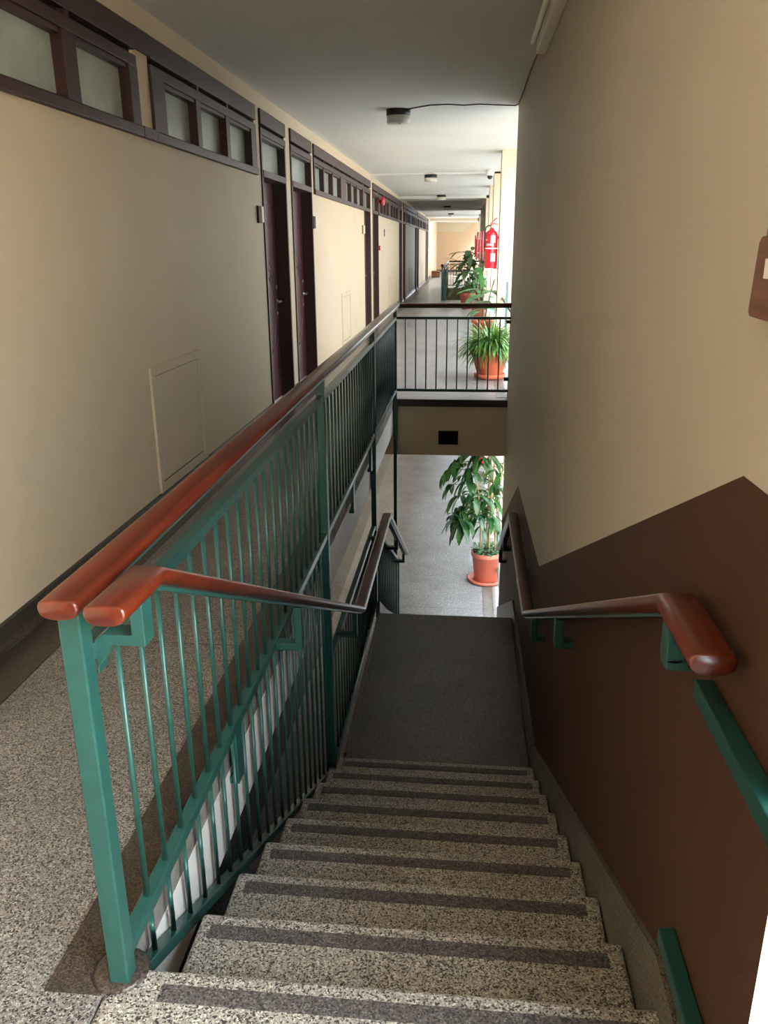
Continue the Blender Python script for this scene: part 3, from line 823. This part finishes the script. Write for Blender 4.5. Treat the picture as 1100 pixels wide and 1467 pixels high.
# plaque on the right wall
t = thing('wall_plaque', 'dark wooden plaque with a white sticker, cut by the right edge', 'plaque', (XR, 1.3, 1.5))
mb = MB()
pts = [(1.397, 1.514), (1.390, 1.507), (1.10, 1.503), (1.09, 1.512), (1.085, 1.62), (1.095, 1.63), (1.377, 1.630), (1.386, 1.622)]
mb.prism_x(pts, XR-.022, XR+.0); rel(mb.build('board', M_PLAQUE, bevel=.004), t)
mb = MB(); mb.box(XR-.0235, XR-.0215, 1.14, 1.340, 1.568, 1.597); rel(mb.build('sticker', M_LABEL), t)
mb = MB(); mb.box(XR-.02, XR, 1.22, 1.362, 1.629, 1.652); rel(mb.build('hanger', M_DKGREEN, bevel=.003), t)

# ------------------------------------------------------------------ fire extinguisher, hose reel
def extinguisher(x, y, z, lab):
    t = thing('fire_extinguisher', lab, 'fire extinguisher', (x, y, z))
    r = .098
    mb = MB(); mb.lathe([(0,.0),(r-.008,.0),(r-.004,.012),(r-.006,.03),(r,.04),(r,.47),(r-.006,.505),(r-.03,.54),(.035,.562),(.030,.585),(0,.585)], (x,y,z), 36); o = rel(mb.build('cylinder', M_RED), t)
    mb = MB(); mb.lathe([(r+.001,.285),(r+.0015,.285),(r+.0015,.300),(r+.001,.300)], (x,y,z), 36); rel(mb.build('white_band', M_LABEL), t)
    def patch(name, a0, a1, z0, z1, mat):
        mb = MB(); n = 6; vs = []
        for i in range(n+1):
            a = math.radians(a0+(a1-a0)*i/n); vs += [(x+(r+.002)*math.cos(a), y+(r+.002)*math.sin(a), z+z0), (x+(r+.002)*math.cos(a), y+(r+.002)*math.sin(a), z+z1)]
        mb.add(vs, [(2*i, 2*i+2, 2*i+3, 2*i+1) for i in range(n)], smooth=True); rel(mb.build(name, mat), t)
    patch('label_sticker', -98, -55, .375, .475, M_LABEL)
    patch('print_patch', -138, -70, .330, .362, M_PINK)
    patch('print_patch', -95, -52, .10, .22, M_PINK)
    patch('print_patch', -150, -128, .405, .425, M_PINK)
    mb = MB(); mb.lathe([(0,.585),(.022,.585),(.022,.615),(.016,.625),(.016,.64),(0,.64)], (x,y,z), 16); rel(mb.build('valve', M_METAL), t)
    mb = MB(); mb.sweep([(x-.02,y,z+.63),(x+.03,y,z+.655),(x+.09,y,z+.635)], rect(.030,.020)); mb.sweep([(x-.02,y,z+.645),(x+.02,y,z+.69),(x+.075,y,z+.735)], rect(.032,.022)); rel(mb.build('lever', M_RED), t)
    mb = MB(); mb.tube([(x-.01,y-.01,z+.62),(x-.05,y-.01,z+.625),(x-.085,y-.01,z+.60),(x-.10,y-.012,z+.55),(x-.108,y-.012,z+.45),(x-.108,y-.012,z+.30)], .010, 10); rel(mb.build('hose', M_BLACK), t)
    mb = MB(); mb.box(x+r-.004, XR+.006, y-.03, y+.03, z+.43, z+.47); mb.box(x+.04, XR+.006, y-.02, y+.02, z-.012, z+.0); rel(mb.build('wall_bracket', M_RED), t)
extinguisher(.362, 13.22, 1.275, 'red fire extinguisher with white label hung on the upper corridor pier')
extinguisher(.362, 13.22, 1.275+LOW, 'red fire extinguisher on the lower storey, tip showing above the tall plant')
t = thing('hose_reel', 'coiled red fire hose reel on the wall just behind the upper extinguisher', 'hose reel', (.3, 16.6, 1.6))
HC = (.14, 16.95, 1.60)
mb = MB(); mb.lathe([(0,-.0),(.20,-.0),(.20,.02),(.12,.03),(.12,.24),(.20,.25),(.20,.27),(0,.27)], (HC[0], HC[1], HC[2]), 32, axis='x'); rel(mb.build('drum', M_RED), t)
for k in range(4):
    mb = MB(); xx = HC[0]+.05+k*.056
    rr = .245+.012*((k*7) % 3)
    mb.tube([(xx+.008*math.sin(2*PI*i/28+k), HC[1]+rr*math.cos(2*PI*i/28), HC[2]+rr*math.sin(2*PI*i/28)) for i in range(28)], .019, 8, up=(1,0,0), closed=True)
    rel(mb.build('hose_coil', M_HOSE), t)
mb = MB(); mb.box(HC[0]+.26, XR+.006, HC[1]-.05, HC[1]+.05, HC[2]-.12, HC[2]+.12); rel(mb.build('wall_bracket', M_RED), t)

# ------------------------------------------------------------------ plants
def leaf(mb, base, d, L, W, droop=.4, n=6, fold=.18, tip=1.0, mi=0, roll=0):
    d = Vector(d).normalized(); p = Vector(base)
    side = d.cross(Vector((0,0,1)))
    if side.length < .05: side = Vector((1,0,0))
    side.normalize()
    side = Matrix.Rotation(roll, 3, d) @ side
    vs = []
    for i in range(n+1):
        t_ = i/n
        wd = W*.5*(math.sin(PI*min(1, (t_*.92+.04))**tip))**.8 if i < n else .0
        up = side.cross(d).normalized()
        if up.z < 0: up = -up
        vs += [p-side*wd+up*wd*fold, p, p+side*wd+up*wd*fold]
        d = (d + Vector((0,0,-1))*droop/n).normalized()
        side2 = d.cross(Vector((0,0,1)))
        p = p + d*(L/n)
    f = []
    for i in range(n):
        a = 3*i
        f += [(a, a+1, a+4, a+3), (a+1, a+2, a+5, a+4)]
    mb.add(vs, f, mi, True)
def pot(t, c, prof, mat, name='pot', soil_r=None, soil_z=None):
    mb = MB(); mb.lathe(prof, c, 40); o = rel(mb.build(name, mat), t)
    if soil_r:
        mb = MB(); mb.lathe([(0, soil_z+.015), (soil_r*.6, soil_z+.01), (soil_r, soil_z)], c, 30); rel(mb.build('soil', M_SOIL), t)
    return o
rnd = random.uniform
# spider plant beside the guard end
c = (.318, 10.45, .004)
t = thing('spider_plant', 'bushy grassy-leaved plant in a wide terracotta pot behind the cross railing', 'potted plant', c)
pot(t, c, [(0,0),(.175,0),(.195,.012),(.20,.055),(.192,.06),(.18,.055),(.175,.02),(0,.015)], M_TERRA, 'saucer')
pot(t, c, [(0,.016),(.145,.016),(.155,.03),(.215,.24),(.238,.305),(.242,.312),(.238,.322),(.212,.375),(.205,.38),(.19,.375),(.19,.33),(0,.33)], M_TERRA, 'pot', .19, .345)
mb = MB()
for i in range(26):
    a = 2*PI*i/26; mb.tube([(c[0]+.239*math.cos(a), c[1]+.239*math.sin(a), c[2]+.305), (c[0]+.239*math.cos(a+.12), c[1]+.239*math.sin(a+.12), c[2]+.298), (c[0]+.239*math.cos(a+.24), c[1]+.239*math.sin(a+.24), c[2]+.305)], .006, 5)
rel(mb.build('rope_band', M_TERRA), t)
mb = MB()
for i in range(620):
    a = rnd(0, 2*PI); r0 = rnd(0, .15); el = rnd(.15, 1.35)
    L = rnd(.26, .46)
    leaf(mb, (c[0]+r0*math.cos(a), c[1]+r0*math.sin(a), c[2]+.36+rnd(0,.10)), (math.cos(a)*math.cos(el), math.sin(a)*math.cos(el), math.sin(el)), L, rnd(.014,.026), rnd(1.0,2.2), 6, .25)
rel(mb.build('foliage', L_SPIDER), t)

# tall umbrella plant on the lower storey
c = (.385, 11.25, LOW+.004)
t = thing('umbrella_plant', 'tall plant with drooping glossy leaves in an orange pot on the lower floor', 'potted plant', c)
pot(t, c, [(0,0),(.235,0),(.262,.012),(.272,.05),(.262,.055),(.245,.04),(.235,.018),(0,.015)], M_TERRA2, 'saucer')
pot(t, c, [(0,.016),(.165,.016),(.172,.022),(.208,.40),(.220,.40),(.224,.41),(.224,.465),(.215,.47),(.205,.462),(.203,.43),(0,.43)], M_TERRA2, 'pot', .203, .44)
for k, (dx, dy, h, lx, ly) in enumerate(((.03,-.02,1.55,.05,.0), (-.005,.03,1.75,.01,.03), (.12,.02,1.5,.10,.05), (-.09,.0,1.2,-.10,-.03))):
    mb = MB(); mb.tube([(c[0]+dx+lx*q*q, c[1]+dy+ly*q*q, c[2]+.44+h*q) for q in (0,.25,.5,.75,1)], .013, 8); rel(mb.build('stem', M_STEM), t)
random.seed(23)
mb = MB()
def umbel(mb, p, d, L, n=8, W=.075, droop=1.3):
    d = Vector(d).normalized()
    ax = d.orthogonal().normalized(); ay = d.cross(ax)
    for i in range(n):
        a = 2*PI*i/n + rnd(-.2,.2)
        dd = d*.35 + ax*math.cos(a) + ay*math.sin(a)
        b = Vector(p)+dd.normalized()*.03
        leaf(mb, b, dd, L*rnd(.8,1.15), W*rnd(.8,1.1), droop*rnd(.7,1.3), 6, .2)
pet = MB()
for i in range(40):
    a = rnd(0, 2*PI); hz_ = rnd(1.02, 2.15)
    if i < 18: a = rnd(PI*.8, PI*1.25); hz_ = rnd(1.0, 1.95)
    p0 = Vector((c[0]+rnd(-.08,.08), c[1]+rnd(-.05,.05), c[2]+hz_-.1))
    R = rnd(.15,.50)*(1.18 if math.cos(a) < -.5 else .8)
    p1 = p0 + Vector((math.cos(a)*R, math.sin(a)*R*.7, rnd(-.05,.12)))
    pet.tube([p0, (p0+p1)/2+Vector((0,0,.06)), p1], .005, 5)
    umbel(mb, p1, (math.cos(a)*.7, math.sin(a)*.7, .5), rnd(.25,.36), random.choice((5,6,7)), .076, 1.9)
rel(mb.build('foliage', L_SCHEF), t); rel(pet.build('petioles', M_GSTEM), t)
mb = MB()
for i in range(170):
    a = rnd(0, 2*PI); r0 = .2*math.sqrt(rnd(0,1)); el = rnd(.1,1.2)
    leaf(mb, (c[0]+r0*math.cos(a), c[1]+r0*math.sin(a), c[2]+.45+rnd(0,.07)), (math.cos(a)*math.cos(el), math.sin(a)*math.cos(el), math.sin(el)), rnd(.05,.09), rnd(.03,.045), .8, 4)
rel(mb.build('ground_cover', L_COVER), t)

# broad-leaved plant
def broad_plant(c, lab, name, prof, soil, leaves, mat, potmat, stems):
    t = thing(name, lab, 'potted plant', c)
    pot(t, c, prof, potmat, 'pot', *soil)
    mb = MB()
    for sp in stems: mb.tube([Vector(c)+Vector(q) for q in sp], .010, 7)
    rel(mb.build('stem', M_STEM), t)
    mb = MB()
    for (b, d, L, W, dr) in leaves: leaf(mb, Vector(c)+Vector(b), d, L, W, dr, 7, .12, .8)
    rel(mb.build('foliage', mat), t)
c = (.28, 13.75, .0)
PF = [(0,0),(.13,0),(.14,.01),(.17,.40),(.185,.40),(.19,.44),(.175,.45),(.165,.42),(0,.42)]
lv = [((-.02,-.05,.93),(-1,-.25,.12),.46,.20,.5), ((-.02,-.06,.84),(-.75,-.5,-.1),.36,.24,.5), ((-.03,-.05,.93),(-.12,-.1,1),.37,.13,.1), ((.02,-.06,.90),(.55,-.6,.2),.34,.22,.8),
      ((.05,-.04,.82),(.8,-.4,0),.30,.20,.7), ((.17,0,1.10),(.35,-.5,.2),.22,.15,1.6), ((.18,0,1.0),(.6,-.1,.3),.2,.12,1.4), ((0,-.05,.75),(.1,-.9,-.1),.30,.22,.6), ((0,.05,.85),(.5,.5,.5),.30,.20,.9),
      ((-.01,.05,.80),(-.5,.6,.4),.32,.20,.9), ((-.02,-.03,.62),(-.9,-.3,.0),.30,.19,.8), ((.05,0,.64),(.5,-.7,.1),.26,.18,.9), ((-.03,.02,.58),(-.6,.5,0),.25,.17,.9)]
broad_plant(c, 'plant with large rounded pale green leaves in a pot just behind the cross railing handrail', 'fig_plant', PF, (.165,.425), lv, L_FIG, M_TERRA, [[(0,0,.42),(-.01,0,.7),(0,-.03,.95)], [(.03,0,.42),(.08,0,.75),(.17,0,1.10)], [(-.02,.02,.42),(-.01,.03,.6),(0,.04,.88)]])
c = (.27, 18.6, 0)
lv = []
for i in range(26):
    a = rnd(0, 2*PI); z = rnd(.55, 1.15)
    lv.append(((rnd(-.06,.14), rnd(-.05,.05), z), (math.cos(a), math.sin(a), rnd(0,.6)), rnd(.16,.26), rnd(.09,.13), rnd(.6,1.5)))
broad_plant(c, 'leafy plant in a salmon pot standing below the hose reel', 'shrub_plant', [(0,0),(.12,0),(.16,.34),(.175,.34),(.175,.38),(.16,.385),(.155,.36),(0,.36)], (.155,.365), lv, L_FIG, M_TERRA2, [[(0,0,.36),(.03,0,.7),(.10,0,1.1)], [(0,0,.36),(-.03,0,.7),(-.05,0,1.0)]])
c = (.02, 22.3, 0)
lv = []
for i in range(110):
    a = rnd(0, 2*PI); z = rnd(.55, 1.5)
    R = rnd(.02,.36)
    lv.append(((R*math.cos(a)+.08, R*math.sin(a), z), (math.cos(a), math.sin(a), rnd(-.2,.9)), rnd(.32,.52), rnd(.11,.17), rnd(.5,1.7)))
broad_plant(c, 'dark bushy large-leaved plant near the second stairwell', 'rubber_plant', [(0,0),(.14,0),(.19,.36),(.21,.36),(.21,.42),(.19,.42),(.18,.40),(0,.40)], (.18,.405), lv, L_DARK, M_TERRA2, [[(0,0,.4),(.05,0,.8),(.1,0,1.5)], [(0,0,.4),(-.1,0,.8),(-.2,0,1.25)], [(.02,0,.4),(.2,0,.8),(.32,0,1.2)]])
# far box on the floor
t = thing('cardboard_box', 'small brown box on the floor at the far end of the left wall', 'box', (-1.6, 44.6, 0))
mb = MB(); mb.box(-1.86, -1.42, 44.4, 44.8, .002, .22); rel(mb.build('carton', M_CARD, bevel=.01), t)
mb = MB(); mb.add([(-1.86,44.4,.22),(-1.42,44.4,.22),(-1.42,44.28,.31),(-1.86,44.28,.31)], [(0,1,2,3)]); mb.add([(-1.86,44.8,.22),(-1.42,44.8,.22),(-1.42,44.9,.33),(-1.86,44.9,.33)], [(0,1,2,3)]); rel(mb.build('flap', M_CARD), t)

# ------------------------------------------------------------------ outside ground and added light-shaping wings
mb = MB(); mb.box(OUT+.01, 60, -30, 90, LOW-.5, LOW-.2); struct(mb.build('ground', M_GROUND), 'pale paving outside the building')

mb = MB(); mb.prism_x([(4.6, LOW-.5), (4.6, 8.8), (13.0, 8.8), (13.0, 8.2), (90, 8.2), (90, LOW-.5)], 7.5, 9.0)  # unseen wing added to cut the skylight reaching the far bays
struct(mb.build('added_shade_wing', M_SHADE_WING), 'added unseen grey wing that shades the open side of the corridor')
mb = MB(); mb.box(7.5, 9.0, -30, 4.5, LOW-.5, 3.6)  # unseen wing added to reflect warm sun through the near bay
struct(mb.build('added_bounce_wing', M_BOUNCE_WING), 'added unseen cream wing that bounces sunlight into the open bay by the stairs')
# ------------------------------------------------------------------ light
wd = bpy.data.worlds.new('sky'); S.world = wd; wd.use_nodes = True
nt = wd.node_tree; bg = nt.nodes['Background']
bg.inputs['Color'].default_value = (.74, .87, 1.0, 1); bg.inputs['Strength'].default_value = 11.0
sl = bpy.data.lights.new('sun', 'SUN'); sl.energy = 14.5; sl.angle = .02; sl.color = (1, .88, .72)
so = bpy.data.objects.new('sun', sl); COL.objects.link(so); so.location = (-20, 0, 30)
so.rotation_euler = Vector((1.0, .12, -1.15)).to_track_quat('-Z', 'Y').to_euler()
def portal(x, y0, y1, z0, z1, rot):
    l = bpy.data.lights.new('daylight_portal', 'AREA'); l.shape = 'RECTANGLE'
    l.size = z1-z0; l.size_y = y1-y0
    l.cycles.is_portal = True
    o = bpy.data.objects.new('daylight_portal', l); COL.objects.link(o)
    o.location = (x, (y0+y1)/2, (z0+z1)/2); o.rotation_euler = (0, rot, 0)
bays = [NEAR_OPEN, (9.05, 13.1), (13.6, 16.9), (17.45, 20.3), (20.85, 24.1), (34.4, 38.6), (39.2, 43.9), (44.4, 54)]
for a, b in bays: portal(1.06, a, b, 0, CEIL, PI/2)
for a, b in [(9.05, 13.1), (13.6, 16.9), (17.45, 20.3), (20.85, 24.1)]: portal(1.06, a, b, LOW, -.36, PI/2)
portal(WL-.2, 44, 46.4, .98, 2.75, -PI/2)

# ------------------------------------------------------------------ camera
cam = bpy.data.cameras.new('camera'); co = bpy.data.objects.new('camera', cam); COL.objects.link(co)
pitch, yaw, roll, F = .31824929, .10016965, -.00731759, 1158.83
cy, sy, cp_, sp = math.cos(yaw), math.sin(yaw), math.cos(pitch), math.sin(pitch)
f = Vector((-sy*cp_, cy*cp_, -sp)); r = Vector((cy, sy, 0)); u = r.cross(f)
r2 = r*math.cos(roll)+u*math.sin(roll); u2 = -r*math.sin(roll)+u*math.cos(roll)
m = Matrix((r2, u2, -f)).transposed().to_4x4(); m.translation = Vector((0, 0, 1.62))
co.matrix_world = m
cam.sensor_fit = 'HORIZONTAL'; cam.sensor_width = 36; cam.lens = F/1100*36
cam.clip_start = .02; cam.clip_end = 300
S.camera = co

# ------------------------------------------------------------------ view
vs = S.view_settings
S.display_settings.display_device = 'sRGB'
vs.view_transform = 'Standard'; vs.look = 'None'; vs.gamma = 1; vs.use_curve_mapping = False
vs.exposure = 1.18
cy_ = S.cycles
cy_.use_denoising = True
try: cy_.denoiser = 'OPENIMAGEDENOISE'
except Exception: pass
cy_.max_bounces = 10; cy_.diffuse_bounces = 7; cy_.glossy_bounces = 4
cy_.sample_clamp_indirect = 8
cy_.caustics_reflective = False; cy_.caustics_refractive = False
